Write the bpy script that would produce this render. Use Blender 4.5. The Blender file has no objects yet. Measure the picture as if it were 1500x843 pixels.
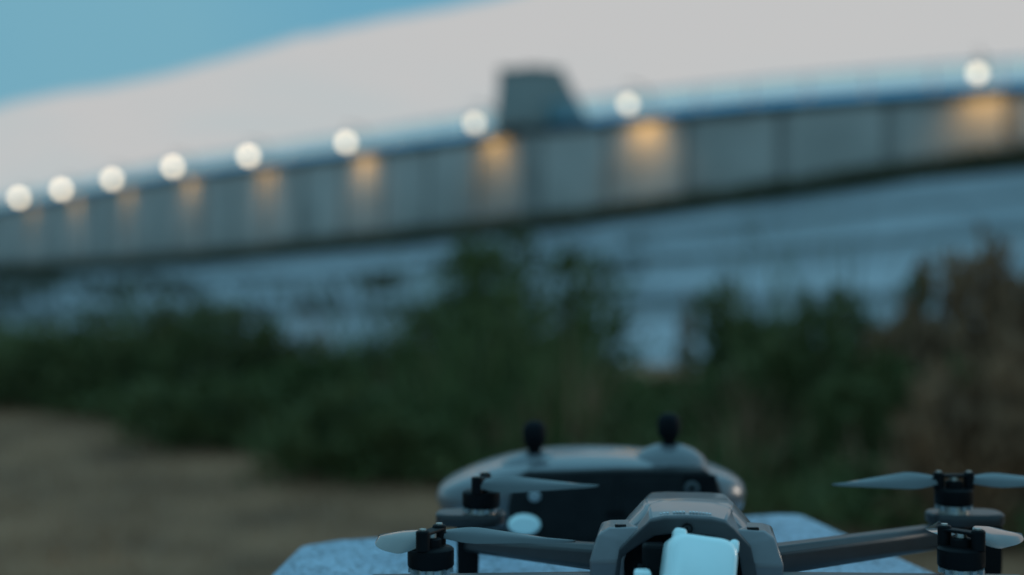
import bpy, bmesh, math, random
from mathutils import Vector, Matrix, noise
R = math.radians
random.seed(11)
S = bpy.context.scene
C = S.collection
F = 2083.33          # focal length in photo pixels
ZC = 0.995           # camera height
ZS = 0.850           # top of the stone block

# ------------------------------------------------------------------ camera
cd = bpy.data.cameras.new('camera'); cam = bpy.data.objects.new('camera', cd); C.objects.link(cam)
cam.location = (0, 0, ZC); cam.rotation_euler = (R(90), 0, 0)
cd.sensor_width = 36; cd.lens = 50; cd.shift_y = -18.5/1500
cd.clip_start = 0.01; cd.clip_end = 5000
cd.dof.use_dof = True; cd.dof.focus_distance = 0.560; cd.dof.aperture_fstop = 4.9
S.camera = cam
S.render.resolution_x, S.render.resolution_y = 1024, 575
S.view_settings.view_transform = 'Standard'; S.view_settings.look = 'None'
S.view_settings.exposure = 0.0; S.view_settings.gamma = 1.0; S.view_settings.use_curve_mapping = False
S.cycles.use_denoising = True
S.cycles.sample_clamp_indirect = 4.0

# ------------------------------------------------------------------ sky: dusk, pale glow low ahead under a teal cloud deck
SUN_EL, SUN_AZ = R(9), R(62)         # azimuth from +Y towards +X
w = bpy.data.worlds.new('World'); S.world = w; w.use_nodes = True
nt = w.node_tree; N = nt.nodes; L = nt.links; N.clear()
def nd(t, **k):
    n = N.new(t)
    for a, b in k.items(): setattr(n, a, b)
    return n
def mth(op, a, b=None, c=None):
    n = nd('ShaderNodeMath', operation=op)
    for i, v in enumerate((a, b, c)):
        if v is None: continue
        if isinstance(v, (int, float)): n.inputs[i].default_value = v
        else: L.new(v, n.inputs[i])
    return n.outputs[0]
def smooth(v, a, b):
    n = nd('ShaderNodeMapRange', interpolation_type='SMOOTHSTEP')
    L.new(v, n.inputs[0]); n.inputs[1].default_value = a; n.inputs[2].default_value = b
    return n.outputs[0]
tc = nd('ShaderNodeTexCoord'); sp = nd('ShaderNodeSeparateXYZ'); L.new(tc.outputs['Generated'], sp.inputs[0])
dx, dy, dz = sp.outputs
nz = nd('ShaderNodeTexNoise'); nz.inputs['Scale'].default_value = 9; nz.inputs['Detail'].default_value = 3
L.new(tc.outputs['Generated'], nz.inputs['Vector'])
wob = mth('MULTIPLY_ADD', nz.outputs[0], 0.022, -0.011)
xl = mth('MINIMUM', mth('MAXIMUM', dx, -0.7), 0.45)
zb = mth('MULTIPLY_ADD', xl, 0.242, 0.1945)
zb = mth('MULTIPLY', mth('ADD', zb, wob), smooth(dy, -0.3, 0.55))
diff = mth('SUBTRACT', zb, dz)
glow = smooth(diff, -0.002, 0.004)
nz2 = nd('ShaderNodeTexNoise'); nz2.inputs['Scale'].default_value = 3.2; nz2.inputs['Detail'].default_value = 4
L.new(tc.outputs['Generated'], nz2.inputs['Vector'])
deck = nd('ShaderNodeMix', data_type='RGBA'); L.new(smooth(nz2.outputs[0], 0.35, 0.65), deck.inputs[0])
deck.inputs[6].default_value = (0.145, 0.385, 0.53, 1); deck.inputs[7].default_value = (0.185, 0.42, 0.535, 1)
zen = nd('ShaderNodeMix', data_type='RGBA'); L.new(smooth(dz, 0.15, 0.9), zen.inputs[0])
L.new(deck.outputs[2], zen.inputs[6]); zen.inputs[7].default_value = (0.255, 0.65, 0.90, 1)      # the deck is bluer overhead
mixc = nd('ShaderNodeMix', data_type='RGBA'); L.new(glow, mixc.inputs[0])
L.new(zen.outputs[2], mixc.inputs[6]); gl = nd('ShaderNodeMix', data_type='RGBA'); L.new(gl.outputs[2], mixc.inputs[7])
nz3 = nd('ShaderNodeTexNoise'); nz3.inputs['Scale'].default_value = 6; nz3.inputs['Detail'].default_value = 5
mp3 = nd('ShaderNodeMapping'); mp3.inputs['Scale'].default_value = (1, 1, 3.5); L.new(tc.outputs['Generated'], mp3.inputs[0]); L.new(mp3.outputs[0], nz3.inputs['Vector'])
L.new(mth('MULTIPLY', smooth(nz3.outputs[0], 0.38, 0.72), smooth(mth('MULTIPLY', dz, -1.0), -0.17, -0.10)), gl.inputs[0])
gl.inputs[6].default_value = (0.568, 0.568, 0.566, 1); gl.inputs[7].default_value = (0.50, 0.560, 0.575, 1)
sky = nd('ShaderNodeTexSky', sky_type='NISHITA', sun_disc=False, sun_elevation=SUN_EL, sun_rotation=SUN_AZ, ozone_density=4.0)
b1 = nd('ShaderNodeBackground'); L.new(mixc.outputs[2], b1.inputs[0]); b1.inputs[1].default_value = 1.0
b2 = nd('ShaderNodeBackground'); L.new(sky.outputs[0], b2.inputs[0]); b2.inputs[1].default_value = 0.05
ms = nd('ShaderNodeMixShader'); ms.inputs[0].default_value = 0.04
L.new(b1.outputs[0], ms.inputs[1]); L.new(b2.outputs[0], ms.inputs[2])
wo = nd('ShaderNodeOutputWorld'); L.new(ms.outputs[0], wo.inputs[0])

sl = bpy.data.lights.new('sun', 'SUN'); sl.energy = 0.35; sl.angle = R(14); sl.color = (1, 0.86, 0.72)
so = bpy.data.objects.new('sun', sl); C.objects.link(so); so.location = (30, 10, 30)
sd = Vector((math.sin(SUN_AZ)*math.cos(SUN_EL), math.cos(SUN_AZ)*math.cos(SUN_EL), math.sin(SUN_EL)))
so.rotation_euler = (-sd).to_track_quat('-Z', 'Y').to_euler()

# ------------------------------------------------------------------ helpers
def P(px, py, d):
    """photo pixel at depth d -> world point"""
    return Vector(((px-750)/F*d, d, ZC-(py-403)/F*d))

MATS = {}
def mat(name, col, rough=0.6, col2=None, scale=8, bump=0.0, bscale=None, metal=0, spec=0.5, coat=0, speck=None,
        emit=None, estr=0, trans=0, subs=0, detail=4, ramp=(0.35, 0.65), alpha=1):
    if name in MATS: return MATS[name]
    m = bpy.data.materials.new(name); m.use_nodes = True; MATS[name] = m
    n = m.node_tree.nodes; l = m.node_tree.links; p = n['Principled BSDF']
    p.inputs['Base Color'].default_value = (*col, 1); p.inputs['Roughness'].default_value = rough
    p.inputs['Metallic'].default_value = metal; p.inputs['Specular IOR Level'].default_value = spec
    p.inputs['Coat Weight'].default_value = coat; p.inputs['Transmission Weight'].default_value = trans
    p.inputs['Alpha'].default_value = alpha
    if subs:
        p.inputs['Subsurface Weight'].default_value = subs; p.inputs['Subsurface Radius'].default_value = (1, 1, 1)
        p.inputs['Subsurface Scale'].default_value = 0.004
    if emit: p.inputs['Emission Color'].default_value = (*emit, 1); p.inputs['Emission Strength'].default_value = estr
    t = n.new('ShaderNodeTexCoord')
    cur = None
    if col2:
        z = n.new('ShaderNodeTexNoise'); z.inputs['Scale'].default_value = scale; z.inputs['Detail'].default_value = detail
        l.new(t.outputs['Object'], z.inputs['Vector'])
        r = n.new('ShaderNodeMapRange'); r.inputs[1].default_value, r.inputs[2].default_value = ramp
        l.new(z.outputs[0], r.inputs[0])
        x = n.new('ShaderNodeMix'); x.data_type = 'RGBA'; l.new(r.outputs[0], x.inputs[0])
        x.inputs[6].default_value = (*col, 1); x.inputs[7].default_value = (*col2, 1); cur = x.outputs[2]
    if speck:
        z = n.new('ShaderNodeTexVoronoi'); z.inputs['Scale'].default_value = speck[1]
        l.new(t.outputs['Object'], z.inputs['Vector'])
        g = n.new('ShaderNodeSeparateColor'); l.new(z.outputs['Color'], g.inputs[0])
        r = n.new('ShaderNodeMapRange'); r.inputs[1].default_value, r.inputs[2].default_value = 0.62, 0.9
        l.new(g.outputs[0], r.inputs[0])
        x = n.new('ShaderNodeMix'); x.data_type = 'RGBA'; l.new(r.outputs[0], x.inputs[0])
        if cur: l.new(cur, x.inputs[6])
        else: x.inputs[6].default_value = (*col, 1)
        x.inputs[7].default_value = (*speck[0], 1); cur = x.outputs[2]
    if cur: l.new(cur, p.inputs['Base Color'])
    if bump:
        z = n.new('ShaderNodeTexNoise'); z.inputs['Scale'].default_value = bscale or scale*4; z.inputs['Detail'].default_value = 6
        l.new(t.outputs['Object'], z.inputs['Vector'])
        b = n.new('ShaderNodeBump'); b.inputs['Strength'].default_value = bump; b.inputs['Distance'].default_value = 0.3/(bscale or scale*4)
        l.new(z.outputs[0], b.inputs['Height']); l.new(b.outputs[0], p.inputs['Normal'])
    return m

def tag(o, label=None, cat=None, group=None, kind=None):
    if label: o['label'] = label
    if cat: o['category'] = cat
    if group: o['group'] = group
    if kind: o['kind'] = kind
    return o

def empty(name, loc, *a, **k):
    o = bpy.data.objects.new(name, None); o.location = loc; o.empty_display_size = 0.05; C.objects.link(o)
    return tag(o, *a, **k)

ORG = {}
def link(name, me, m, parent=None, org=None):
    o = bpy.data.objects.new(name, me); C.objects.link(o)
    if m: me.materials.append(m) if not me.materials else None
    if parent:
        o.parent = parent
    return o

def root_org(o):
    v = Vector((0, 0, 0))
    while o: v += o.location; o = o.parent
    return v

def obj(name, bm, m, parent=None, smooth=None, bevel=0, seg=2, org=None, sub=0):
    """bm in world coordinates -> ONE mesh object whose origin is its parent's (or org)"""
    o0 = root_org(parent) if parent else Vector(org or (0, 0, 0))
    bmesh.ops.recalc_face_normals(bm, faces=bm.faces)
    if o0.length: bmesh.ops.translate(bm, vec=-o0, verts=bm.verts)
    me = bpy.data.meshes.new(name); bm.to_mesh(me); bm.free()
    if m: me.materials.append(m)
    o = bpy.data.objects.new(name, me); C.objects.link(o)
    if parent: o.parent = parent
    else: o.location = o0
    if bevel:
        md = o.modifiers.new('bevel', 'BEVEL'); md.width = bevel; md.segments = seg; md.limit_method = 'ANGLE'; md.angle_limit = R(25)
        md.harden_normals = False
    if sub:
        md = o.modifiers.new('sub', 'SUBSURF'); md.levels = sub; md.render_levels = sub
    if smooth is not None:
        if smooth >= 180:
            for p in me.polygons: p.use_smooth = True
        else:
            me.shade_smooth() if hasattr(me, 'shade_smooth') else None
            me.set_sharp_from_angle(angle=R(smooth))
    return o

def bx(bm, c, s, M=None):
    v = [Vector((c[0]+i*s[0]/2, c[1]+j*s[1]/2, c[2]+k*s[2]/2)) for i in (-1, 1) for j in (-1, 1) for k in (-1, 1)]
    if M: v = [M @ q for q in v]
    return hexa(bm, v)
def hexa(bm, v):
    """v indexed by (i,j,k) bits, 8 corners"""
    a = [bm.verts.new(q) for q in v]
    for f in ((0, 1, 3, 2), (4, 6, 7, 5), (0, 4, 5, 1), (2, 3, 7, 6), (0, 2, 6, 4), (1, 5, 7, 3)):
        bm.faces.new([a[i] for i in f])
    return a
def loft(bm, rings, cap=True, closed=True):
    rr = [[bm.verts.new(q) for q in r] for r in rings]
    n = len(rr[0])
    for a, b in zip(rr, rr[1:]):
        for i in range(n if closed else n-1):
            j = (i+1) % n
            bm.faces.new((a[i], a[j], b[j], b[i]))
    if cap:
        bm.faces.new(rr[0][::-1]); bm.faces.new(rr[-1])
    return rr
def lathe(bm, prof, c=(0, 0, 0), n=24, M=None):
    rings = []
    for r, z in prof:
        ring = []
        for i in range(n):
            a = 2*math.pi*i/n
            q = Vector((r*math.cos(a), r*math.sin(a), z))
            ring.append((M @ q if M else q)+Vector(c))
        rings.append(ring)
    loft(bm, rings)
def tube(bm, pts, rad, n=8, flat=1.0):
    pts = [Vector(p) for p in pts]
    if not hasattr(rad, '__len__'): rad = [rad]*len(pts)
    rings = []
    for i, p in enumerate(pts):
        t = (pts[min(i+1, len(pts)-1)]-pts[max(i-1, 0)]).normalized()
        u = t.cross(Vector((0, 0, 1)))
        u = Vector((1, 0, 0)) if u.length < 1e-3 else u.normalized()
        v = u.cross(t)
        rings.append([p+u*math.cos(2*math.pi*k/n)*rad[i]+v*math.sin(2*math.pi*k/n)*rad[i]*flat for k in range(n)])
    loft(bm, rings)
def prism(bm, poly, off):
    """poly: list of world points, off: extrude vector"""
    a = [bm.verts.new(Vector(p)) for p in poly]; b = [bm.verts.new(Vector(p)+Vector(off)) for p in poly]
    n = len(a)
    bm.faces.new(a); bm.faces.new(b[::-1])
    for i in range(n): bm.faces.new((a[i], b[i], b[(i+1) % n], a[(i+1) % n]))
def NB(): return bmesh.new()

# ------------------------------------------------------------------ materials of the setting
M_ground = mat('dry_soil', (0.37, 0.165, 0.09), 1, (0.20, 0.092, 0.053), 1.7, 0.6, 22, spec=0.1)
M_straw = mat('straw', (0.54, 0.26, 0.145), 0.9, (0.28, 0.14, 0.08), 1.7, spec=0.1)
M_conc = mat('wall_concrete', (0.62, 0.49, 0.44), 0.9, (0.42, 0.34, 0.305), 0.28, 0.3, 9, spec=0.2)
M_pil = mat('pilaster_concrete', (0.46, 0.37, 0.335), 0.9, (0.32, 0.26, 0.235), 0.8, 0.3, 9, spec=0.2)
M_cap = mat('coping_concrete', (0.10, 0.098, 0.095), 0.9, (0.065, 0.065, 0.062), 0.7, 0.3, 9, spec=0.2)
M_moss = mat('mossy_footing', (0.055, 0.05, 0.035), 1, (0.03, 0.033, 0.022), 0.6, 0.4, 6, spec=0.1)
M_rev = mat('revetment_concrete', (0.43, 0.395, 0.405), 0.9, (0.25, 0.235, 0.24), 0.22, 0.3, 6, spec=0.15)
M_rev2 = mat('revetment_concrete_stained', (0.26, 0.235, 0.23), 0.9, (0.13, 0.12, 0.115), 0.3, 0.3, 6, spec=0.15)
M_block = mat('tower_concrete', (0.34, 0.30, 0.275), 0.9, (0.26, 0.23, 0.21), 0.6, 0.3, 6, spec=0.15)
M_rail = mat('rail_rim_blue', (0.22, 0.45, 0.62), 0.45, (0.26, 0.48, 0.62), 4)  # blue stands in for the sky's blurred fringe along the wall top
M_pane = None
M_dark = mat('dark_metal', (0.03, 0.03, 0.032), 0.5, metal=0.6)
M_stem = mat('stem_bark', (0.05, 0.038, 0.025), 0.9, (0.03, 0.024, 0.017), 20)

# ------------------------------------------------------------------ ground
bm = NB()
nx, ny = 60, 60
def gz(x, y):
    r = math.hypot(x, y)
    return 0.03*noise.noise(Vector((x*0.35, y*0.35, 0))) * min(1, r/3) if r < 40 else 0
xs = [-900, -400, -200, -100, -60] + [-40+i*1.0 for i in range(81)] + [60, 100, 200, 400, 900]
ys = [-900, -300, -100, -40] + [-20+i*1.0 for i in range(61)] + [60, 100, 200, 400, 900]
gv = [[bm.verts.new((x, y, gz(x, y))) for x in xs] for y in ys]
for j in range(len(ys)-1):
    for i in range(len(xs)-1): bm.faces.new((gv[j][i], gv[j][i+1], gv[j+1][i+1], gv[j+1][i]))
g = obj('ground', bm, M_ground, smooth=180); tag(g, kind='structure')

# ------------------------------------------------------------------ the curved wall: stations (x, depth, base z relative to camera)
ST = [(-62, 146, 0.1), (-50, 129, 0.2), (-38.1, 110, 0.45), (-31.5, 99.4, 0.6), (-25, 88.8, 0.75), (-18.8, 78.7, 0.95), (-13.2, 71.4, 1.25),
      (-7.5, 64.1, 1.65), (-1.48, 56, 2.05), (4.06, 49.7, 2.5), (9.0, 45.2, 3.1), (13.8, 42.1, 3.75), (19, 39.6, 4.2), (25, 37.6, 4.4), (33, 36.2, 4.5)]
def cr(p0, p1, p2, p3, t):
    return 0.5*((2*p1)+(p2-p0)*t+(2*p0-5*p1+4*p2-p3)*t*t+(3*p1-p0-3*p2+p3)*t**3)
dense = []
SV = [Vector((a, b, c-0.45)) for a, b, c in ST]
for i in range(len(SV)-1):
    p = [SV[max(i-1, 0)], SV[i], SV[i+1], SV[min(i+2, len(SV)-1)]]
    for k in range(12): dense.append(cr(*p, k/12))
dense.append(SV[-1])
arc = [0]
for a, b in zip(dense, dense[1:]): arc.append(arc[-1]+(b-a).xy.length)
TOTAL = arc[-1]
def at_arc(s):
    s = min(max(s, 0), TOTAL-1e-4)
    for i in range(len(arc)-1):
        if arc[i+1] >= s:
            t = (s-arc[i])/(arc[i+1]-arc[i]); q = dense[i].lerp(dense[i+1], t)
            d = (dense[min(i+2, len(dense)-1)]-dense[max(i-1, 0)]).xy.normalized()
            return q, d, Vector((d.y, -d.x))          # point, along, towards the viewer
WT = ZC+5.25     # wall top
wall = empty('retaining_wall', (0, 50, 0), 'long curved concrete wall of dark-jointed panels on top of the pale slope', 'wall')
def seg_box(s0, s1, o0, o1, z0, z1, up=None):
    """hexahedron along the wall between arc s0..s1, offsets o (towards viewer), z may be callables of the base"""
    v = []
    for s in (s0, s1):
        q, d, n = at_arc(s)
        for o in (o0, o1):
            for z in (z0, z1):
                zz = z(q) if callable(z) else z
                v.append(Vector((q.x+n.x*o, q.y+n.y*o, zz)))
    return v
PW, PL = 3.15, 0.42
s = 2.0
base = lambda q: ZC+q.z-0.4
while s+PW+PL < TOTAL:
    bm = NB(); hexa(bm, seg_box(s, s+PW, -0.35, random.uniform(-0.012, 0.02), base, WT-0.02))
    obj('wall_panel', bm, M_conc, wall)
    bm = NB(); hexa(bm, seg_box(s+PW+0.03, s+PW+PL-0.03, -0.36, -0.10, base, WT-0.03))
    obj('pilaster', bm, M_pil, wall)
    s += PW+PL
s = 2.0
while s+6 < TOTAL:
    bm = NB(); hexa(bm, seg_box(s, s+5.97, -0.42, 0.16, WT, WT+0.24)); obj('coping_stone', bm, M_cap, wall)
    bm = NB(); hexa(bm, seg_box(s, s+5.985, -0.2, 0.55, lambda q: ZC+q.z-0.6, lambda q: ZC+q.z+0.16)); obj('footing', bm, M_moss, wall)
    s += 6
# railing on the wall; its blues imitate the blurred sky's rim above the coping
rail = empty('railing', (0, 50, WT), 'low railing of blue tinted panes along the top of the curved wall', 'railing')
rp = [at_arc(2+i*2.0) for i in range(int((TOTAL-4)/2))]
def pane_mat(name, col):
    m = bpy.data.materials.new(name); m.use_nodes = True; n_ = m.node_tree.nodes; l_ = m.node_tree.links
    n_.remove(n_['Principled BSDF'])
    t_ = n_.new('ShaderNodeBsdfTransparent'); t_.inputs[0].default_value = (*col, 1)
    g_ = n_.new('ShaderNodeBsdfGlossy'); g_.inputs[1].default_value = 0.15; x_ = n_.new('ShaderNodeMixShader'); x_.inputs[0].default_value = 0.04
    l_.new(t_.outputs[0], x_.inputs[1]); l_.new(g_.outputs[0], x_.inputs[2]); l_.new(x_.outputs[0], n_['Material Output'].inputs[0])
    return m
M_pane = pane_mat('tinted_acrylic', (0.80, 0.97, 1.0)); M_rim = pane_mat('sky_rim_blue', (0.30, 0.66, 0.90))  # second tint: strip added to colour in the blue rim of the sky
for (qa, da, na), (qb, db, nb_) in zip(rp, rp[1:]):
    for z0_, z1_, m_ in ((0.26, 0.48, M_rim), (0.52, 1.05, M_pane)):
        bm = NB(); a_, b_ = (qa-Vector((*na, 0))*0.1), (qb-Vector((*nb_, 0))*0.1); u_ = (b_-a_)*0.035
        prism(bm, [Vector(((a_+u_).x, (a_+u_).y, WT+z0_)), Vector(((b_-u_).x, (b_-u_).y, WT+z0_)), Vector(((b_-u_).x, (b_-u_).y, WT+z1_)), Vector(((a_+u_).x, (a_+u_).y, WT+z1_))], (0, 0.012, 0))
        obj('pane_or_rim_strip', bm, m_, rail)
for k, (h, r_) in enumerate(((0.50, 0.02), (1.07, 0.035))):
    bm = NB(); tube(bm, [(q.x-n.x*0.1, q.y-n.y*0.1, WT+h) for q, d, n in rp], r_, 6); obj('rail', bm, M_rail, rail)
for i, (q, d, n) in enumerate(rp):
    bm = NB(); tube(bm, [(q.x-n.x*0.1, q.y-n.y*0.1, WT+0.2), (q.x-n.x*0.1, q.y-n.y*0.1, WT+1.10)], 0.04, 6); obj('post', bm, M_rail, rail)

# tapered concrete block rising from the wall
def arc_at_px(px):
    best = min(range(len(dense)), key=lambda i: abs(dense[i].x/dense[i].y*F+750-px)); return arc[best]
sb = arc_at_px(790); q, d, n = at_arc(sb)
bm = NB()
dd = q.y-0.25
def ring(y, x0, x1, z0, dpt):   # corners at image columns
    return [Vector((x0, y, z0)), Vector((x1, y, z0)), Vector((x1, y+dpt, z0)), Vector((x0, y+dpt, z0))]
zb_, zt_ = max(P(0, 205, dd).z, WT+0.56), P(0, 101, dd).z
X = lambda px: (px-750)/F*dd
loft(bm, [ring(dd-0.1, X(724), X(864), zb_-0.3, 2.6), ring(dd-0.1, X(725), X(862), zb_, 2.6), ring(dd+0.25, X(731), X(824), zt_, 1.7)])
tw = empty('concrete_tower', (X(790), dd+1, zb_-0.3), 'tapering flat-topped concrete block rising above the wall against the sky', 'tower')
obj('tower_body', bm, M_block, tw, bevel=0.05)
bm = NB(); loft(bm, [ring(dd+0.19, X(729.5), X(825.5), zt_, 1.82), ring(dd+0.19, X(729.5), X(825.5), zt_+0.07, 1.82)]); obj('cap_slab', bm, M_block, tw)
bm = NB(); bx(bm, (X(783), dd+1, zt_+0.13), (0.9, 0.7, 0.14)); obj('hatch', bm, M_cap, tw)
bm = NB(); loft(bm, [ring(dd+0.02, X(764), X(797), ZC+q.z-0.3, 0.6), ring(dd+0.02, X(764), X(797), WT-0.02, 0.6)]); obj('buttress', bm, M_pil, tw)

# ------------------------------------------------------------------ sloping revetment below the wall
rev = empty('embankment', (0, 40, 0)); tag(rev, kind='structure')
FR = [0.0, 0.10, 0.30, 0.36, 0.54, 0.60, 0.80, 0.86, 1.0]
def slope_pt(s, f, dz=0.0):
    q, d, n = at_arc(s)
    top = ZC+q.z-0.05
    z = top+(0.02-top)*f + dz
    # move towards the viewer (mostly -y) as the slope falls
    a = Vector((q.x*(1-0.45*f), q.y+(15.5-q.y)*f))
    if f == 0: a = Vector((q.x+n.x*0.5, q.y+n.y*0.5))
    return Vector((a.x, a.y, z))
SS = [2+i*(TOTAL-4)/22 for i in range(23)]
for k in range(len(FR)-1):
    narrow = FR[k+1]-FR[k] < 0.11
    for i in range(22):
        s0, s1 = SS[i], SS[i+1]-0.05
        dz = random.uniform(-0.02, 0.03) - (0.10 if narrow else 0)
        top = [slope_pt(s0, FR[k], dz), slope_pt(s1, FR[k], dz), slope_pt(s1, FR[k+1]-0.002, dz), slope_pt(s0, FR[k+1]-0.002, dz)]
        bm = NB(); prism(bm, top, (0, 0, -0.5))
        obj('concrete_slab', bm, (M_moss if k == 0 else M_rev2) if narrow else M_rev, rev)

# rank grass along the foot of the wall
bm = NB()
for _ in range(20000):
    q, d, n = at_arc(random.uniform(2, TOTAL-2)); o_ = 0.55+3.2*random.random()**1.6
    k_ = 0.12+0.0115*q.y
    p = Vector((q.x+n.x*o_, q.y+n.y*o_, ZC+q.z-0.12-0.09*o_))
    u_ = Vector((random.gauss(0, .35), random.gauss(0, .35), 1)).normalized(); h_ = k_*random.uniform(0.5, 1.2); w_ = random.uniform(0.03, 0.07)
    e_ = Vector((d.x, d.y, 0))*w_
    bm.faces.new((bm.verts.new(p-e_), bm.verts.new(p+e_), bm.verts.new(p+u_*h_)))
o = obj('verge_grass', bm, mat('verge_leaf', (0.05, 0.05, 0.028), 0.8, (0.085, 0.062, 0.034), 0.35, spec=0.1)); tag(o, 'strip of dark rank grass along the foot of the curved wall', 'grass', kind='stuff')

# weeds growing out of the joints of the slope
bm = NB(); rnd = random.Random(21)
for _ in range(900):
    s_, f_ = rnd.uniform(4, TOTAL-4), rnd.uniform(0.04, 0.98)
    c_ = slope_pt(s_, f_)
    if noise.noise(Vector((c_.x*0.10, c_.y*0.05, 2.0))) < 0.14-0.20*(c_.x < -4): continue
    hh = rnd.uniform(0.15, 0.55)*(0.5+c_.y/60); ww = rnd.uniform(0.15, 0.6)*(0.5+c_.y/60)
    for _k in range(16):
        p = c_+Vector((rnd.gauss(0, ww), rnd.gauss(0, ww), -0.05)); u_ = Vector((rnd.gauss(0, .4), rnd.gauss(0, .4), 1)).normalized()*hh*rnd.uniform(0.4, 1.2)
        e_ = Vector((rnd.uniform(0.02, 0.05), rnd.uniform(-0.02, 0.02), 0))
        bm.faces.new((bm.verts.new(p-e_), bm.verts.new(p+e_), bm.verts.new(p+u_)))
o = obj('slope_weeds', bm, MATS['verge_leaf']); tag(o, 'scattered dark weeds growing from the joints of the concrete slope', 'weeds', kind='stuff')

# ------------------------------------------------------------------ lamps on the wall
LAMPS = [(28, 290, 110), (90, 278, 99.4), (164, 263, 88.8), (253, 245, 78.7), (364, 229, 71.4), (507, 209, 64.1), (695, 181, 56), (920, 153, 49.7), (1432, 108, 42.1)]
NAMES = ['glowing lamp on the wall at the far left edge, most distant', 'second glowing wall lamp from the left', 'third glowing wall lamp from the left',
         'fourth glowing wall lamp from the left', 'fifth glowing wall lamp from the left', 'sixth glowing wall lamp, nearest to the tower but one on its left',
         'glowing wall lamp just left of the concrete tower', 'glowing wall lamp just right of the concrete tower', 'glowing wall lamp at the far right end of the wall, nearest']
for i, (px, py, dep) in enumerate(LAMPS):
    o = 1.0; sa_ = arc_at_px(px)
    for _ in range(6):
        q, d, n = at_arc(sa_); c = Vector((q.x+n.x*o, q.y+n.y*o, 0))
        sa_ += (px-750-c.x/c.y*F)*c.y/F/max(0.4, d.x-c.x/c.y*d.y)
    c.z = ZC-(py-403)/F*c.y
    b = Vector((q.x, q.y, WT+0.24))
    rt = empty('wall_lamp', b, NAMES[i], 'lamp', 'lamps along the wall')
    bm = NB(); tube(bm, [b, b+Vector((0, 0, 0.7)), b+Vector((n.x*0.2, n.y*0.2, 0.95)), Vector((c.x, c.y, max(c.z+0.36, b.z+1.0)))], 0.035, 8); obj('bracket', bm, M_dark, rt)
    rg = 0.0020*c.y+0.07
    hz_ = c.z+rg*0.75
    bm = NB(); lathe(bm, [(0.05, 0.36+0.05), (0.06, rg*0.9), (rg*0.75, rg*0.62), (rg*0.8, rg*0.55), (rg*0.7, rg*0.55)], (c.x, c.y, c.z), 16); obj('lamp_hood', bm, M_dark, rt)
    frac = (2*rg/c.y*F/42)**2
    e = (0.36, 0.40, 0.38, 0.42, 0.44, 0.40, 0.30, 0.32, 0.40)[i]/frac
    m = mat('lamp_glass_%d' % i, (0.9, 0.85, 0.7), 0.4, emit=(1.0, 0.80, 0.56), estr=e)
    bm = NB(); bmesh.ops.create_uvsphere(bm, u_segments=16, v_segments=10, radius=rg, matrix=Matrix.Translation(c)); obj('lamp_globe', bm, m, rt, smooth=180)
    ld = bpy.data.lights.new('lamp_light', 'SPOT'); ld.energy = 100*(0.5, 0.5, 0.5, 0.5, 0.55, 0.6, 0.7, 0.75, 0.62)[i]; ld.color = (1, 0.66, 0.16); ld.spot_size = R(122); ld.spot_blend = 1.0; ld.shadow_soft_size = 0.1
    lo = bpy.data.objects.new('lamp_light', ld); C.objects.link(lo); lo.parent = rt
    lp = Vector((c.x, c.y, c.z-rg-0.15)); lo.location = lp-b
    aim = Vector((q.x, q.y, WT-0.75))-lp; lo.rotation_euler = aim.to_track_quat('-Z', 'Y').to_euler()

# ------------------------------------------------------------------ plants
def leaf(bm, p, ln, wd, dirv):
    u = dirv.normalized(); sdv = u.cross(Vector((random.uniform(-1, 1), random.uniform(-1, 1), random.uniform(-.3, 1)))).normalized()
    a = bm.verts.new(p); b = bm.verts.new(p+u*ln*0.5+sdv*wd); c = bm.verts.new(p+u*ln); e = bm.verts.new(p+u*ln*0.5-sdv*wd)
    bm.faces.new((a, b, c, e))
def shrub(name, label, cat, px, d, wpx, toppx, nl, m, lsz=0.07, nst=13, group=None, spiky=0.28, lo=0.62):
    """bush: stems fanning from the ground and leaves along and around their upper two thirds"""
    x = (px-750)/F*d; hw = wpx/2/F*d; top = ZC-(toppx-403)/F*d
    rt = empty(name, (x, d, 0), label, cat, group)
    lf = NB()
    for k in range(nst):
        a = 2*math.pi*(k+random.random())/nst; rr = hw*math.sqrt(random.uniform(0.02, 1))
        tp = Vector((x+math.cos(a)*rr, d+math.sin(a)*rr*0.8, top*(1-0.40*(rr/hw)**2)*random.uniform(lo, 1.08)))
        b = Vector((x+math.cos(a)*rr*0.55, d+math.sin(a)*rr*0.5, 0.0))
        mid = b.lerp(tp, 0.5)+Vector((math.cos(a), math.sin(a), 0))*hw*0.08
        pts = [b, b.lerp(mid, .5), mid, mid.lerp(tp, .5), tp]
        sb_ = NB(); tube(sb_, pts, [0.014, 0.012, 0.009, 0.006, 0.002], 5); obj('stem', sb_, M_stem, rt)
        for _ in range(int(nl/nst)):
            t = random.uniform(0.06, 1)**0.8
            p = b.lerp(tp, t)+Vector((math.cos(a), math.sin(a), 0))*hw*0.08*math.sin(math.pi*t)
            sp_ = (1-spiky)*hw*0.50*math.sin(math.pi*min(0.97, 0.15+t*0.8))+0.02
            off = Vector((random.gauss(0, 1), random.gauss(0, 1), random.gauss(0, .6)))*sp_*0.6
            p = p+off
            if p.z < 0.02: p.z = random.uniform(0.02, 0.1)
            leaf(lf, p, lsz*random.uniform(.6, 1.3), lsz*0.28*random.uniform(.7, 1.3), off+Vector((random.gauss(0, .02), random.gauss(0, .02), 0.02+spiky*0.3)))
    obj('foliage', lf, m, rt)
    return rt
G1 = mat('leaf_dark', (0.090, 0.10, 0.034), 0.6, (0.135, 0.13, 0.05), 4, spec=0.15)
G2 = mat('leaf_mid', (0.14, 0.145, 0.05), 0.6, (0.095, 0.105, 0.036), 4, spec=0.15)
G3 = mat('leaf_yellow', (0.13, 0.13, 0.042), 0.6, (0.08, 0.10, 0.035), 5, spec=0.15)
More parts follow.
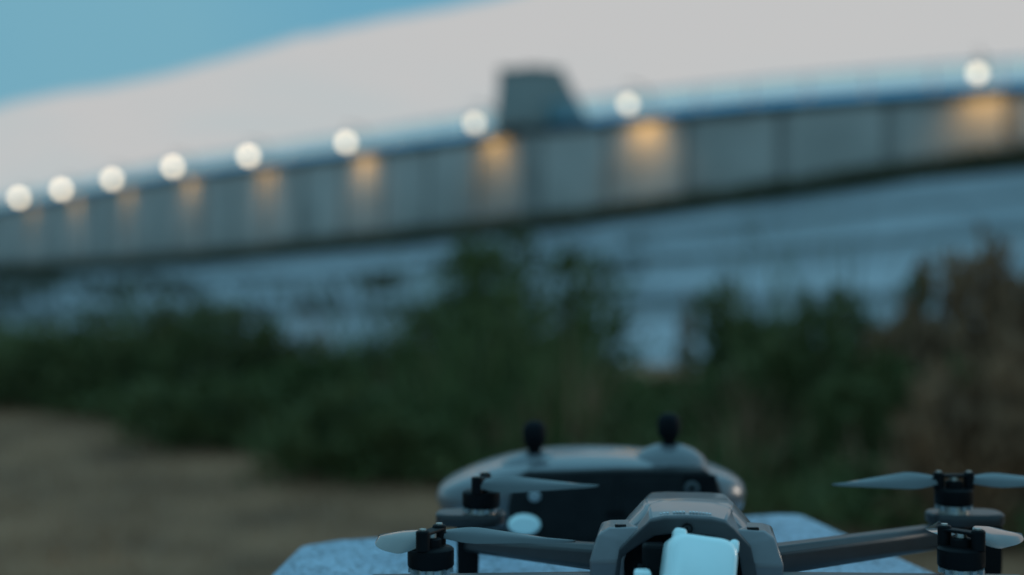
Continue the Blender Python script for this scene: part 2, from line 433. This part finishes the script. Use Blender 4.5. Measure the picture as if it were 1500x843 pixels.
G4 = mat('leaf_dry', (0.38, 0.19, 0.105), 0.8, (0.22, 0.115, 0.068), 4, spec=0.1)
T = 'bushes between the field and the slope'
shrub('shrub', 'low dark green bush at the left edge of the picture', 'bush', 40, 10.6, 230, 470, 2600, G1, group=T)
shrub('shrub', 'rounded dark bush on the left, between the edge bush and the twin bush', 'bush', 185, 10.2, 200, 432, 2600, G1, group=T)
shrub('shrub', 'upright dark bush left of centre with pale slope on its right', 'bush', 335, 9.6, 190, 412, 2600, G1, group=T)
shrub('shrub', 'lower yellowish green bush between the left bushes and the tall central one', 'bush', 490, 9.0, 190, 500, 2400, G3, group=T)
shrub('shrub', 'tall dark green bush in the centre below the concrete tower', 'bush', 745, 8.6, 330, 330, 5600, G2, group=T, nst=20)
shrub('shrub', 'mid green low bush right behind the controller', 'bush', 900, 7.2, 300, 560, 3000, G2, group=T)
shrub('shrub', 'narrow dark bush right of centre, left of the tall weeds', 'bush', 1075, 7.6, 130, 400, 1800, G1, group=T)
shrub('shrub', 'broad dark bush on the right below the tall weeds', 'bush', 1210, 6.8, 330, 440, 4200, G1, group=T, nst=20)
shrub('shrub', 'low dark bush in front of the central bush, left of the controller', 'bush', 560, 7.0, 300, 570, 3200, G1, group=T)
shrub('shrub', 'low dark bush nearest the field on the left', 'bush', 330, 8.3, 260, 560, 2600, G1, group=T)
shrub('shrub', 'dark bush at the right behind the rear rotor', 'bush', 1330, 6.0, 260, 520, 3200, G1, group=T)
shrub('dry_bush', 'tall brown withered bush at the right edge of the picture', 'bush', 1460, 6.4, 330, 372, 3400, G4, group=T, nst=30, spiky=0.5, lo=0.85, lsz=0.09)
shrub('dry_bush', 'lower brown withered bush in front of the taller one, behind the right rotors', 'bush', 1450, 5.3, 260, 520, 2600, G4, group=T, nst=24, spiky=0.45, lo=0.8)
T2 = 'tall weeds on the right'
shrub('tall_weed', 'slender tall weed rising highest in front of the pale slope', 'weed', 1200, 7.4, 60, 325, 420, G1, nst=3, spiky=0.55, group=T2)
shrub('tall_weed', 'slender weed with sparse tip just left of the tallest weed', 'weed', 1130, 7.8, 45, 372, 260, G2, nst=2, spiky=0.55, group=T2)
shrub('tall_weed', 'slender leafy weed just right of the tallest weed', 'weed', 1262, 7.3, 50, 352, 320, G1, nst=3, spiky=0.55, group=T2)
shrub('tall_weed', 'dark slender weed left of the brown withered bush', 'weed', 1338, 6.8, 70, 345, 520, G1, nst=3, spiky=0.5, group=T2)
shrub('tall_weed', 'thin brownish weed standing against the pale slope, right of the central bush', 'weed', 1005, 8.4, 36, 330, 120, G4, nst=2, spiky=0.6, group=T2)
shrub('tall_weed', 'thin brown weed poking above the withered bush', 'weed', 1400, 6.6, 50, 330, 220, G4, nst=3, spiky=0.6, group=T2)

# dense undergrowth along the edge of the field
bm = NB()
EDGE = [(-8, 15.8), (-3.8, 10.5), (-0.33, 6.35), (1.3, 5.1), (3.4, 4.4), (6, 4.2)]
def edge_y(x):
    for (a, b), (c, e) in zip(EDGE, EDGE[1:]):
        if a <= x <= c: return b+(e-b)*(x-a)/(c-a)
    return EDGE[-1][1]
for _ in range(27000):
    x = random.uniform(-8, 6.5); y = edge_y(x)+abs(random.gauss(0, 1.5))+0.1
    h = min(0.5, 0.12+0.25*(y-edge_y(x)))*random.uniform(0.15, 1)*(0.7+0.5*noise.noise(Vector((x*1.2, y*1.2, 3))))
    leaf(bm, Vector((x, y, max(0.02, h))), random.uniform(.05, .12), random.uniform(.012, .03), Vector((random.gauss(0, .5), random.gauss(0, .5), 1)))
o = obj('undergrowth', bm, G1); tag(o, 'dense dark undergrowth along the edge of the dry field', 'undergrowth', kind='stuff')
# tall thin grass standing among the bushes
GX = [(-3000, 0.6), (0, 0.7), (250, 0.85), (420, 0.55), (560, 0.65), (660, 1.05), (860, 1.05), (920, 0.42), (1020, 0.45), (1080, 1.0), (1330, 1.15), (1500, 1.1), (4000, 1.0)]
def tall_grass(name, label, m, cnt, xr, hr, seed):
    rnd = random.Random(seed); bm = NB()
    for _ in range(cnt):
        x = rnd.uniform(*xr); y = edge_y(x)+0.4+abs(rnd.gauss(0, 2.0))
        k = max(0.18, 0.62+1.3*noise.noise(Vector((x*0.9+seed, y*0.6, 5)))); pxx = 750+x/y*F
        gx = next(v_+(w_-v_)*(pxx-u_)/(t_-u_) for (u_, v_), (t_, w_) in zip(GX, GX[1:]) if u_ <= pxx <= t_) if -3000 < pxx < 4000 else 0.5
        h = rnd.uniform(*hr)*k*gx*(0.55+0.45*min(1, (y-edge_y(x))/1.5))
        l1 = Vector((rnd.gauss(0, .10), rnd.gauss(0, .10), 0)); b = Vector((x, y, 0)); wv = Vector((rnd.uniform(-1, 1), rnd.uniform(-1, 1), 0)).normalized()*rnd.uniform(0.005, 0.012)
        p1 = b+l1*h*0.5+Vector((0, 0, h*0.55)); p2 = b+l1*h*2.2+Vector((0, 0, h))
        v = [bm.verts.new(q_) for q_ in (b-wv, b+wv, p1+wv, p1-wv, p2)]
        bm.faces.new(v[:4]); bm.faces.new((v[3], v[2], v[4]))
    o = obj(name, bm, m); tag(o, label, 'grass', kind='stuff')
tall_grass('tall_grass', 'tall thin green grass standing among the bushes', G2, 7500, (-5.5, 4.5), (0.40, 1.15), 3)
tall_grass('dry_tall_grass', 'tall thin dry brown grass standing among the bushes', G4, 4200, (-4.5, 5), (0.35, 1.1), 8)
# dry stubble on the field
bm = NB()
for _ in range(48000):
    y = 0.3+11*random.random()**1.2; x = random.uniform(-0.5*y-2.0, 0.5*y+2.2)
    if -0.2 < x < 0.35 and y < 1.0: continue
    if y > edge_y(x)+0.4: continue
    h = random.uniform(0.015, 0.05)*(0.6+0.8*max(0, noise.noise(Vector((x*1.5, y*1.5, 7)))+.4))
    leaf(bm, Vector((x, y, gz(x, y)-0.004)), h*1.6, 0.004, Vector((random.gauss(0, .5), random.gauss(0, .5), 1)))
o = obj('dry_grass', bm, M_straw); tag(o, 'short dry straw coloured grass on the field at lower left', 'grass', kind='stuff')

# ------------------------------------------------------------------ stone block
M_stone = mat('granite', (0.44, 0.51, 0.60), 0.6, (0.33, 0.39, 0.47), 26, 0.25, 160, speck=((0.15, 0.17, 0.20), 480), spec=0.4)
bm = NB()
poly = [(-0.122, 0.25), (0.285, 0.25), (0.209, 0.694), (0.178, 0.866), (0.160, 0.868), (-0.098, 0.782), (-0.116, 0.765), (-0.119, 0.70)]
loft(bm, [[Vector((x*1.06-0.004, y*1.02-0.01, -0.05)) for x, y in poly], [Vector((x*1.03-0.002, y*1.01-0.005, 0.42)) for x, y in poly], [Vector((x, y, ZS)) for x, y in poly]])
o = obj('stone_block', bm, M_stone, bevel=0.006, seg=3, smooth=40, org=(0.05, 0.55, 0)); tag(o, 'pale speckled granite block carrying the drone and the controller', 'stone block')

# ------------------------------------------------------------------ controller
M_shell = mat('controller_shell', (0.130, 0.128, 0.135), 0.28, (0.115, 0.113, 0.12), 60, 0.02, 900, coat=0.4)
M_face = mat('controller_face', (0.012, 0.012, 0.013), 0.5, (0.016, 0.016, 0.017), 90, spec=0.12)
M_black = mat('black_plastic', (0.006, 0.006, 0.007), 0.5, (0.007, 0.007, 0.008), 200, spec=0.08)
M_rub = mat('black_rubber', (0.006, 0.006, 0.008), 0.7, (0.008, 0.008, 0.010), 300, spec=0.1)
M_pale = mat('pale_plastic', (0.82, 0.95, 0.94), 0.3, (0.78, 0.93, 0.92), 80, coat=0.4)
CD = 0.77                                           # depth of the edge that faces the camera
def K(px, py, d): return P(px, py, d)
ct = empty('remote_controller', (K(868, 0, CD).x, CD+0.05, ZS), 'grey drone controller with two black thumb sticks, lying behind the drone', 'controller')
# outline in plan (half), lofted upwards: body of rounded rectangle rings
cx = K(872, 0, CD).x; hw = 240/F*CD
def plan(scx, y0, y1, z, pw=3.2, n=48, drop=0.0):
    r = []
    for i in range(n):
        a = 2*math.pi*i/n; c, s_ = math.cos(a), math.sin(a)
        u = math.copysign(abs(c)**(2/pw), c); v = math.copysign(abs(s_)**(2/pw), s_)
        r.append(Vector((cx+u*hw*scx, (y0+y1)/2+v*(y1-y0)/2, z-drop*abs(u)**2.3*(0.72 if u > 0 else 1.0))))
    return r
z0 = ZS+0.001
rings = [plan(0.80, CD+0.012, CD+0.085, z0, 2.6), plan(0.92, CD+0.003, CD+0.097, z0+0.006, 2.8), plan(0.98, CD+0.0, CD+0.103, z0+0.016, 2.9, drop=0.004),
         plan(1.0, CD+0.0, CD+0.105, z0+0.026, 2.9, drop=0.009), plan(0.985, CD+0.001, CD+0.104, z0+0.0345, 2.8, drop=0.013), plan(0.95, CD+0.004, CD+0.100, z0+0.0385, 2.7, drop=0.0145),
         plan(0.88, CD+0.011, CD+0.092, z0+0.0408, 2.6, drop=0.0135), plan(0.74, CD+0.022, CD+0.080, z0+0.0420, 2.5, drop=0.0098), plan(0.4, CD+0.038, CD+0.064, z0+0.0425, 2.4, drop=0.002)]
bm = NB(); loft(bm, rings); obj('body', bm, M_shell, ct, smooth=50)
# dark face plate on the near edge, its outline following the photo
fp = [(748, 800), (744, 745), (752, 706), (770, 694), (905, 689), (1035, 690), (1052, 704), (1060, 730), (1060, 800)]
bm = NB(); prism(bm, [K(a, b, CD-0.0035) for a, b in fp], (0, 0.02, 0)); fpo = obj('face_plate', bm, M_face, ct, bevel=0.0016, smooth=40)
# phone holder bars and recess lines on it
for (a, b, c_, e, nm, m) in ((760, 702, 898, 792, 'panel', M_face), (912, 702, 996, 792, 'panel', M_face), (1002, 696, 1050, 742, 'panel', M_black)):
    bm = NB(); prism(bm, [K(a, b, CD-0.0042), K(c_, b, CD-0.0042), K(c_, e, CD-0.0042), K(a, e, CD-0.0042)], (0, 0.003, 0)); obj(nm, bm, m, fpo, bevel=0.0008)
bm = NB(); prism(bm, [K(a, b, CD-0.0048) for a, b in ((888, 750), (915, 750), (915, 757), (888, 757))], (0, 0.003, 0)); obj('slot', bm, M_black, fpo)
def disc(name, px, py, rx, ry, d, th, m, par, n=28, bev=0.0008):
    bm = NB(); prism(bm, [K(px+rx*math.cos(2*math.pi*i/n), py+ry*math.sin(2*math.pi*i/n), d) for i in range(n)], (0, th, 0)); return obj(name, bm, m, par, bevel=bev, smooth=40)
M_silver = mat('silver_ring', (0.30, 0.32, 0.34), 0.4, metal=0.2)
M_ring = mat('dial_grey', (0.07, 0.075, 0.08), 0.45)
disc('button', 768, 770, 24, 15.5, CD-0.009, 0.006, M_pale, ct, bev=0.0016)
disc('indicator', 783, 728, 9, 8, CD-0.0075, 0.004, M_silver, ct)
disc('dial', 1014, 716, 11, 10, CD-0.006, 0.003, M_ring, ct); disc('dial_cap', 1014, 716, 6, 5.5, CD-0.0075, 0.003, M_face, ct)
# thumb sticks
for px, ty, dome in ((783, 617, 680), (980, 606, 668)):
    d = CD+0.036; c = K(px, dome, d); top = K(px, ty, d).z; bz = c.z-0.002
    rt = bm = NB(); lathe(bm, [(0.0245, bz-0.010), (0.0200, bz+0.0015), (0.0140, bz+0.0060), (0.0072, bz+0.0085), (0.0062, bz+0.0070)], (c.x, c.y, 0), 32)
    dm = obj('stick_base', bm, M_shell, ct, smooth=50)
    h = top-bz
    bm = NB(); lathe(bm, [(0.0032, bz), (0.0036, bz+h*0.40), (0.0046, bz+h*0.47), (0.0062, bz+h*0.53), (0.0067, bz+h*0.72), (0.0066, bz+h*0.82), (0.0058, bz+h*0.91), (0.0042, bz+h*0.97), (0.0022, bz+h), (0.0006, bz+h*1.005)], (c.x, c.y, 0), 24)
    st = obj('thumb_stick', bm, M_rub, ct, smooth=60)

# ------------------------------------------------------------------ drone
M_body = mat('drone_grey', (0.135, 0.122, 0.128), 0.30, (0.12, 0.108, 0.113), 120, 0.04, 2500, coat=0.35)
M_body2 = mat('drone_dark_grey', (0.040, 0.037, 0.040), 0.5, (0.035, 0.032, 0.035), 150, 0.05, 2500)
M_arm = mat('arm_grey', (0.034, 0.032, 0.034), 0.34, (0.029, 0.027, 0.029), 120, 0.04, 2500, spec=0.35)
M_prop = mat('propeller_plastic', (0.05, 0.052, 0.056), 0.16, (0.042, 0.044, 0.047), 90, coat=0.5)
M_screw = mat('screw_steel', (0.28, 0.28, 0.28), 0.4, metal=0.8)
M_metal = mat('motor_metal', (0.5, 0.48, 0.44), 0.35, metal=0.9)
YAW = R(-7)
DX, DY = 0.0655, 0.530                 # centre of the front fascia
ca, sa = math.cos(YAW), math.sin(YAW)
def B(x, y, z):
    if z > 0.044: z -= 0.0012*min(1, (z-0.044)/0.008)+0.0008*min(1, max(0, y/0.04))
    return Vector((DX+x*ca-y*sa, DY+x*sa+y*ca, ZS+z))
dr = empty('drone', (B(0, 0.06, 0).x, B(0, 0.06, 0).y, ZS), 'grey folding quadcopter drone standing on the granite block, camera towards the viewer', 'drone')
# hull
def hull(y, wt, zt, ws, zs, wb, zb_):
    half = [(wt*0.55, zt+0.0006), (wt, zt), (wt+(ws-wt)*0.5, zt-(zt-zs)*0.42), (ws, zs), (ws*0.985, (zs+zb_)/2), (wb, zb_)]
    return [B(x, y, z) for x, z in half]+[B(-x, y, z) for x, z in reversed(half)]
bm = NB(); loft(bm, [hull(0.0125, 0.0146, 0.0549, 0.0275, 0.042, 0.024, 0.018), hull(0.020, 0.0158, 0.0562, 0.0285, 0.043, 0.025, 0.014),
                     hull(0.040, 0.0175, 0.0568, 0.0285, 0.042, 0.025, 0.012), hull(0.050, 0.0175, 0.0555, 0.027, 0.040, 0.024, 0.012),
                     hull(0.095, 0.016, 0.051, 0.025, 0.038, 0.022, 0.012), hull(0.130, 0.012, 0.042, 0.020, 0.034, 0.017, 0.014)])
obj('hull', bm, M_body, dr, bevel=0.0012, smooth=35)
# hood over the camera: light top sheet
bm = NB()
tp = [(-0.0205, 0.047), (-0.0137, 0.0552), (-0.0086, 0.0563), (0.0, 0.0566), (0.009, 0.0562), (0.0140, 0.0552), (0.0195, 0.048)]
bk = [(-0.0225, 0.0475), (-0.0150, 0.0566), (-0.0095, 0.0576), (0.0, 0.0578), (0.0095, 0.0576), (0.0165, 0.0562), (0.0225, 0.0475)]
r1 = [B(x, 0.0, z) for x, z in tp]+[B(x, 0.0, z-0.003) for x, z in reversed(tp)]
r2 = [B(x, 0.022, z) for x, z in bk]+[B(x, 0.022, z-0.003) for x, z in reversed(bk)]
r3 = [B(x*1.03, 0.042, z-0.0004) for x, z in bk]+[B(x, 0.042, z-0.004) for x, z in reversed(bk)]
loft(bm, [r1, r2, r3]); obj('hood', bm, M_body, dr, bevel=0.0007, smooth=30)
# arch fascia
outer = [(-0.0275, 0.030), (-0.0255, 0.0425), (-0.0215, 0.0470), (-0.0140, 0.0546), (-0.0088, 0.0557), (0.0, 0.0559), (0.0090, 0.0556), (0.0138, 0.0546), (0.0168, 0.0522), (0.0232, 0.0445), (0.0262, 0.030)]
inner = [(-0.0262, 0.026), (-0.0245, 0.0395), (-0.0180, 0.0440), (-0.0122, 0.0482), (-0.0060, 0.0492), (0.0, 0.0494), (0.0060, 0.0490), (0.0122, 0.0478), (0.0150, 0.0450), (0.0190, 0.0400), (0.0212, 0.026)]
bm = NB()
loft(bm, [[B(o_[0], -0.002, o_[1]), B(o_[0], 0.016, o_[1]), B(i_[0], 0.016, i_[1]), B(i_[0], -0.001, i_[1])] for o_, i_ in zip(outer, inner)])
fa = obj('front_arch', bm, M_body2, dr, bevel=0.0006, smooth=30)
# emblem: a ring with a short stroke, and a row of tiny pale marks on the hood edge
bm = NB()
for k in range(24):
    a0, a1 = 2*math.pi*k/24, 2*math.pi*(k+1)/24
    loft(bm, [[B(-0.0002+r_*math.cos(a), y_, 0.0518+r_*math.sin(a)) for r_, y_ in ((0.0016, -0.0026), (0.0021, -0.0026), (0.0021, -0.001), (0.0016, -0.001))] for a in (a0, a1)], cap=False)
obj('emblem_ring', bm, M_black, fa)
bm = NB(); bx(bm, B(-0.0002, -0.0022, 0.0520), (0.0004, 0.0008, 0.0013)); obj('emblem_stroke', bm, M_black, fa)
M_mark = mat('pale_lettering', (0.55, 0.58, 0.6), 0.5, (0.5, 0.53, 0.55), 100)
bm = NB()
for k in range(16):
    if k in (3, 8): continue
    x = -0.0100+k*0.00122; z = 0.0562-0.000010*(abs(x)*1e3)**2*0.9
    bx(bm, B(x, 0.0045, z+0.0010), (0.00080, random.uniform(0.0012, 0.0022), 0.0005))
o = obj('lettering', bm, M_mark, dr); tag(o, kind='stuff')
# dark cavity behind the camera
bm = NB(); loft(bm, [[B(x, 0.0118, z) for x, z in inner], [B(x, 0.0124, z) for x, z in inner]]); obj('cavity_panel', bm, M_black, dr)
# shoulders (front arm hinges)
def shoulder(sgn):
    k = 1.0 if sgn < 0 else 0.96
    f = lambda x, y, z: B(sgn*x*k, y, z)
    bm = NB()
    lo = [f(0.0238, 0.000, 0.016), f(0.0358, 0.002, 0.016), f(0.0362, 0.034, 0.016), f(0.0238, 0.034, 0.016)]
    md = [f(0.0236, -0.0005, 0.0375), f(0.0366, -0.001, 0.0375), f(0.0372, 0.034, 0.0375), f(0.0262, 0.034, 0.0375)]
    up = [f(0.0216, 0.0025, 0.0445), f(0.0335, 0.004, 0.0475), f(0.0340, 0.032, 0.0480), f(0.0225, 0.032, 0.0480)]
    tp_ = [f(0.0170, 0.0065, 0.0505), f(0.0300, 0.0085, 0.0497), f(0.0300, 0.030, 0.0495), f(0.0180, 0.030, 0.0500)]
    loft(bm, [lo, md, up, tp_]); s_ = obj('shoulder', bm, M_body, dr, bevel=0.0010, smooth=30)
    bm = NB(); bx(bm, f(0.0255, 0.0105, 0.0503), (0.0042, 0.0022, 0.0008)); obj('slot', bm, M_black, s_)
    bm = NB(); lathe(bm, [(0.0010, 0), (0.0010, 0.0005)], f(0.0275, 0.0220, 0.0487), 12); obj('screw', bm, M_screw, s_)
    bm = NB(); lathe(bm, [(0.0048, 0), (0.0048, 0.004), (0.004, 0.0045)], f(0.031, 0.014, 0.0115), 20); obj('hinge', bm, M_black, s_)
shoulder(-1); shoulder(1)
# gimbal camera under its pale cover
gm = Vector((P(1024, 820, 0.513)))
RM = Matrix.Translation(gm) @ Matrix.Rotation(R(8), 4, 'Y') @ Matrix.Rotation(R(-20), 4, 'X')
def G(x, y, z): return RM @ Vector((x, y, z))
bm = NB()
def rr(y, hx, zb2, ztp, r_=0.004, n=5):
    pts = []
    for (cx_, cz_, a0) in ((hx-r_, ztp-r_, 0), (-hx+r_, ztp-r_, 90), (-hx+r_, zb2+r_, 180), (hx-r_, zb2+r_, 270)):
        for i in range(n): a = R(a0+90*i/(n-1)); pts.append(G(cx_+r_*math.cos(a), y, cz_+r_*math.sin(a)))
    return pts
loft(bm, [rr(-0.0115, 0.0104, -0.019, 0.0050, 0.0045), rr(-0.0100, 0.0120, -0.0205, 0.0068, 0.0058), rr(-0.004, 0.0128, -0.021, 0.0078, 0.0062), rr(0.008, 0.0128, -0.021, 0.0076, 0.0045), rr(0.0105, 0.0118, -0.020, 0.0064, 0.0045)])
gc = obj('camera_cover', bm, M_pale, dr, smooth=50)
for x, y, sx in ((-0.0082, -0.002, 0.0048), (0.0118, -0.001, 0.0034)):
    bm = NB(); bx(bm, (0, 0, 0), (sx, 0.007, 0.0052), RM @ Matrix.Translation((x, y, 0.0070 if x < 0 else 0.0058))); obj('cover_clip', bm, M_pale, gc, bevel=0.0014, seg=3, smooth=40)
# gimbal yoke and motor at its left
gy = P(962, 832, 0.522)
bm = NB(); bx(bm, gy+Vector((-0.001, 0, 0)), (0.0085, 0.008, 0.018), None); yk = obj('gimbal_arm', bm, M_black, dr, bevel=0.0014, smooth=40)
bm = NB(); prism(bm, [gy+Vector((-0.007, 0.0045*math.cos(2*math.pi*i/20), 0.0045*math.sin(2*math.pi*i/20)-0.003)) for i in range(20)], (0.003, 0, 0)); obj('gimbal_motor', bm, M_black, yk, bevel=0.0005)
bm = NB(); bx(bm, P(941, 846, 0.516), (0.0062, 0.006, 0.006)); obj('cover_tab', bm, M_pale, dr, bevel=0.0014, seg=3, smooth=40)
# rotors -------------------------------------------------------
FL, FRr, RL, RRr = (-0.0306, 0.536), (0.1693, 0.536), (-0.0143, 0.66), (0.2050, 0.66)
ZMB, ZMT = 0.0352, 0.0425      # motor bell bottom/top above the stone
def blade(par, hub, ang, length, chord, pitch, cone, side=1, taper=0.82, r0=0.86):
    """thin twisted blade from the hub outwards; ang from +x, counterclockwise seen from above"""
    bm = NB(); rings = []
    ux = Vector((math.cos(ang)*math.cos(cone), math.sin(ang)*math.cos(cone), math.sin(cone)))
    uy = Vector((-math.sin(ang), math.cos(ang), 0))*side
    uz = ux.cross(uy)*side
    n = 22
    for i in range(n+1):
        t = i/n; x = length*t
        c = chord*(0.38+0.62*math.sin(min(1, t/0.30)*math.pi/2))*(1-taper*max(0, (t-0.26)/0.74)**1.15)
        if t > r0: c *= max(0.12, math.sqrt(max(0, 1-((t-r0)/(1.005-r0))**2)))
        tw_ = pitch*(1-0.45*t)
        th = 0.0009*(1-0.6*t)
        q = []
        for a, b in ((-0.42, 0), (-0.2, 1), (0.15, 0.9), (0.58, 0), (0.15, -0.15), (-0.2, -0.2)):
            yy = a*c; zz = b*th+0.0006*(1-(a/0.5)**2)
            q.append(hub+ux*x+uy*(yy*math.cos(tw_)-zz*math.sin(tw_))+uz*(yy*math.sin(tw_)+zz*math.cos(tw_)))
        rings.append(q)
    loft(bm, rings); return obj('blade', bm, M_prop, par, smooth=60)
def rotor(pos, blades, mount_dir, zmb=ZMB):
    c = Vector((pos[0], pos[1], ZS))
    rt = NB()
    bm = rt; lathe(bm, [(0.0084, zmb), (0.0088, zmb+0.0006), (0.0088, zmb+0.0066), (0.0080, zmb+0.0073), (0.004, zmb+0.0075)], c, 28)
    mo = obj('motor', bm, M_black, dr, smooth=40)
    bm = NB(); lathe(bm, [(0.0068, min(zmb-0.0028, 0.0343)), (0.0068, zmb-0.0006)], c, 20); obj('stator', bm, M_metal, mo)
    bm = NB()
    for k in range(10):
        a = 2*math.pi*k/10; bx(bm, (0, 0, 0), (0.0022, 0.0018, 0.0018), Matrix.Translation(c+Vector((0.0074*math.cos(a), 0.0074*math.sin(a), zmb-0.0013))) @ Matrix.Rotation(a, 4, 'Z'))
    wd = obj('winding', bm, M_silver, mo)
    zh = zmb+0.0075
    bm = NB(); lathe(bm, [(0.0040, zh-0.0006), (0.0040, zh+0.0028), (0.0030, zh+0.0034)], c, 18); hb = obj('hub', bm, M_black, mo, smooth=40)
    o1, o2 = blades[0].get('off', 0), blades[1].get('off', 0)
    bm = NB(); bx(bm, (0, 0, 0), (0.0150, 0.0050, 0.0012), Matrix.Translation(c+Vector((0, 0, zh+0.0056))) @ Matrix.Rotation(o1, 4, 'Z')); obj('hub_plate', bm, M_black, mo, bevel=0.0004)
    bm = NB(); lathe(bm, [(0.0021, zh+0.0030), (0.0021, zh+0.0050)], c, 12); obj('shaft', bm, M_metal, mo, smooth=40)
    for b in blades:
        ang = b['a']; o_ = b.get('off', ang)
        hp = c+Vector((math.cos(o_)*0.0070, math.sin(o_)*0.0070, zh+0.0032))
        bm = NB(); lathe(bm, [(0.0026, zh-0.0004), (0.0026, zh+0.0066), (0.0021, zh+0.0071)], (hp.x, hp.y, ZS), 14); obj('blade_hinge', bm, M_black, mo, smooth=40)
        bm = NB(); lathe(bm, [(0.0013, zh+0.0071), (0.0013, zh+0.0077)], (hp.x, hp.y, ZS), 10); obj('screw', bm, M_metal, mo)
        blade(mo, hp, ang, b['l'], b.get('c', 0.0125), b['p'], b.get('cone', 0), b.get('s', 1), b.get('t', 0.82), b.get('r0', 0.86))
    return mo
HUBZ = 0
rotor(FL, [dict(a=R(-4), off=R(66), l=0.052, p=R(32), c=0.0106, cone=R(-2.5)), dict(a=R(116), off=R(-112), l=0.0455, p=R(-44), cone=R(-7.5), c=0.0128, t=0.05, r0=0.5)], 0)
rotor(FRr, [dict(a=R(46), off=R(-47), l=0.036, p=R(40), cone=R(-4.5), c=0.0130, t=0.1, r0=0.55), dict(a=R(76), off=R(133), l=0.048, p=R(10), c=0.0115, cone=R(-4))], 0)
rotor(RL, [dict(a=R(3), off=R(-105), l=0.0565, p=R(38), c=0.0125, cone=R(-1)), dict(a=R(80), off=R(75), l=0.050, p=R(20), cone=R(-7))], 0, 0.0376)
rotor(RRr, [dict(a=R(184), off=R(180), l=0.0505, p=R(34), s=-1, c=0.0132, cone=R(-2)), dict(a=R(-3), off=R(0), l=0.0525, p=R(30), cone=R(-1))], 0, 0.0388)
# arms -----------------------------------------------------------
def arm(p0, p1, h0, h1, w0, w1, tip, leg_at, leg_w=0.009, name='rear_arm'):
    p0, p1, tip = Vector(p0), Vector(p1), Vector(tip)
    bm = NB(); rings = []
    prof = [(-1, -0.6), (-0.7, -1), (0.7, -1), (1, -0.6), (1, 0.55), (0.6, 1), (-0.6, 1), (-1, 0.55)]
    pts = [(p0, h0, w0), (p0.lerp(p1, 0.5), (h0+h1)/2, (w0+w1)/2), (p1, h1, w1), (p1.lerp(tip, 0.5), 0.0072, 0.017), (tip, 0.0068, 0.0125)]
    for i, (p, h, ww) in enumerate(pts):
        t = (pts[min(i+1, 4)][0]-pts[max(i-1, 0)][0]); u = Vector((-t.y, t.x, 0)).normalized()
        rings.append([p+u*a*ww/2+Vector((0, 0, b*h/2)) for a, b in prof])
    loft(bm, rings); a_ = obj(name, bm, M_arm, dr, bevel=0.0008, smooth=40)
    lx, ly = leg_at; zt2 = tip.z-0.003
    bm = NB(); loft(bm, [[Vector((lx+i*leg_w/2*k, ly+j*leg_w/2*k, z)) for i, j in ((-1, -1), (1, -1), (1, 1), (-1, 1))] for z, k in ((ZS+0.0005, 0.75), (ZS+0.008, 0.9), (zt2, 1.0))])
    lg = obj('leg', bm, M_black, a_, bevel=0.0012, smooth=40)
    return a_
def rear_arm(p0, p1, h0, h1, mount, leg):
    p0, p1 = Vector(p0), Vector(p1); t = p1-p0; u = Vector((-t.y, t.x, 0)).normalized()
    prof = [(-1, -0.6), (-0.7, -1), (0.7, -1), (1, -0.6), (1, 0.55), (0.6, 1), (-0.6, 1), (-1, 0.55)]
    bm = NB(); loft(bm, [[p+u*a*0.0062+Vector((0, 0, b*h/2)) for a, b in prof] for p, h in ((p0, h0), (p0.lerp(p1, 0.6), h0*0.45+h1*0.55), (p1, h1))])
    a_ = obj('rear_arm', bm, M_arm, dr, bevel=0.0008, smooth=40)
    (x0, x1), y = mount; n = 20; xc, hl = (x0+x1)/2, (x1-x0)/2
    def rg_(z, k): return [Vector((xc+math.copysign(abs(math.cos(2*math.pi*i/n))**0.6, math.cos(2*math.pi*i/n))*hl*k, y+math.copysign(abs(math.sin(2*math.pi*i/n))**0.6, math.sin(2*math.pi*i/n))*0.0105*k, z)) for i in range(n)]
    bm = NB(); loft(bm, [rg_(ZS+0.0290, 0.93), rg_(ZS+0.0300, 1.0), rg_(ZS+0.0338, 1.0), rg_(ZS+0.0346, 0.95)]); obj('motor_mount', bm, M_arm, a_, smooth=40)
    lx, ly = leg; lw = 0.0105
    bm = NB(); loft(bm, [[Vector((lx+i*lw/2*k, ly+j*lw/2*k, z)) for i, j in ((-1, -1), (1, -1), (1, 1), (-1, 1))] for z, k in ((ZS+0.0005, 0.8), (ZS+0.008, 0.95), (ZS+0.0288, 1.0))])
    obj('leg', bm, M_black, a_, bevel=0.0012, smooth=40)
rear_arm((0.088, 0.5614, ZS+0.0307), (0.2130, 0.672, ZS+0.0232), 0.0115, 0.0105, ((0.1935, 0.2285), 0.663), (0.2225, 0.6640))
rear_arm((0.0525, 0.5583, ZS+0.0327), (-0.018, 0.664, ZS+0.0195), 0.0115, 0.0070, ((-0.0355, -0.003), 0.663), (-0.0205, 0.6640))
zf = ZS+0.0278
arm((0.046, 0.5547, zf-0.0034), (-0.020, 0.540, zf-0.001), 0.009, 0.0085, 0.013, 0.013, (-0.052, 0.533, zf+0.001), (-0.040, 0.5345), 0.0095, 'front_arm')
arm((0.090, 0.5541, zf-0.0034), (0.157, 0.540, zf-0.001), 0.009, 0.0085, 0.013, 0.013, (0.191, 0.533, zf+0.001), (0.180, 0.5345), 0.0095, 'front_arm')
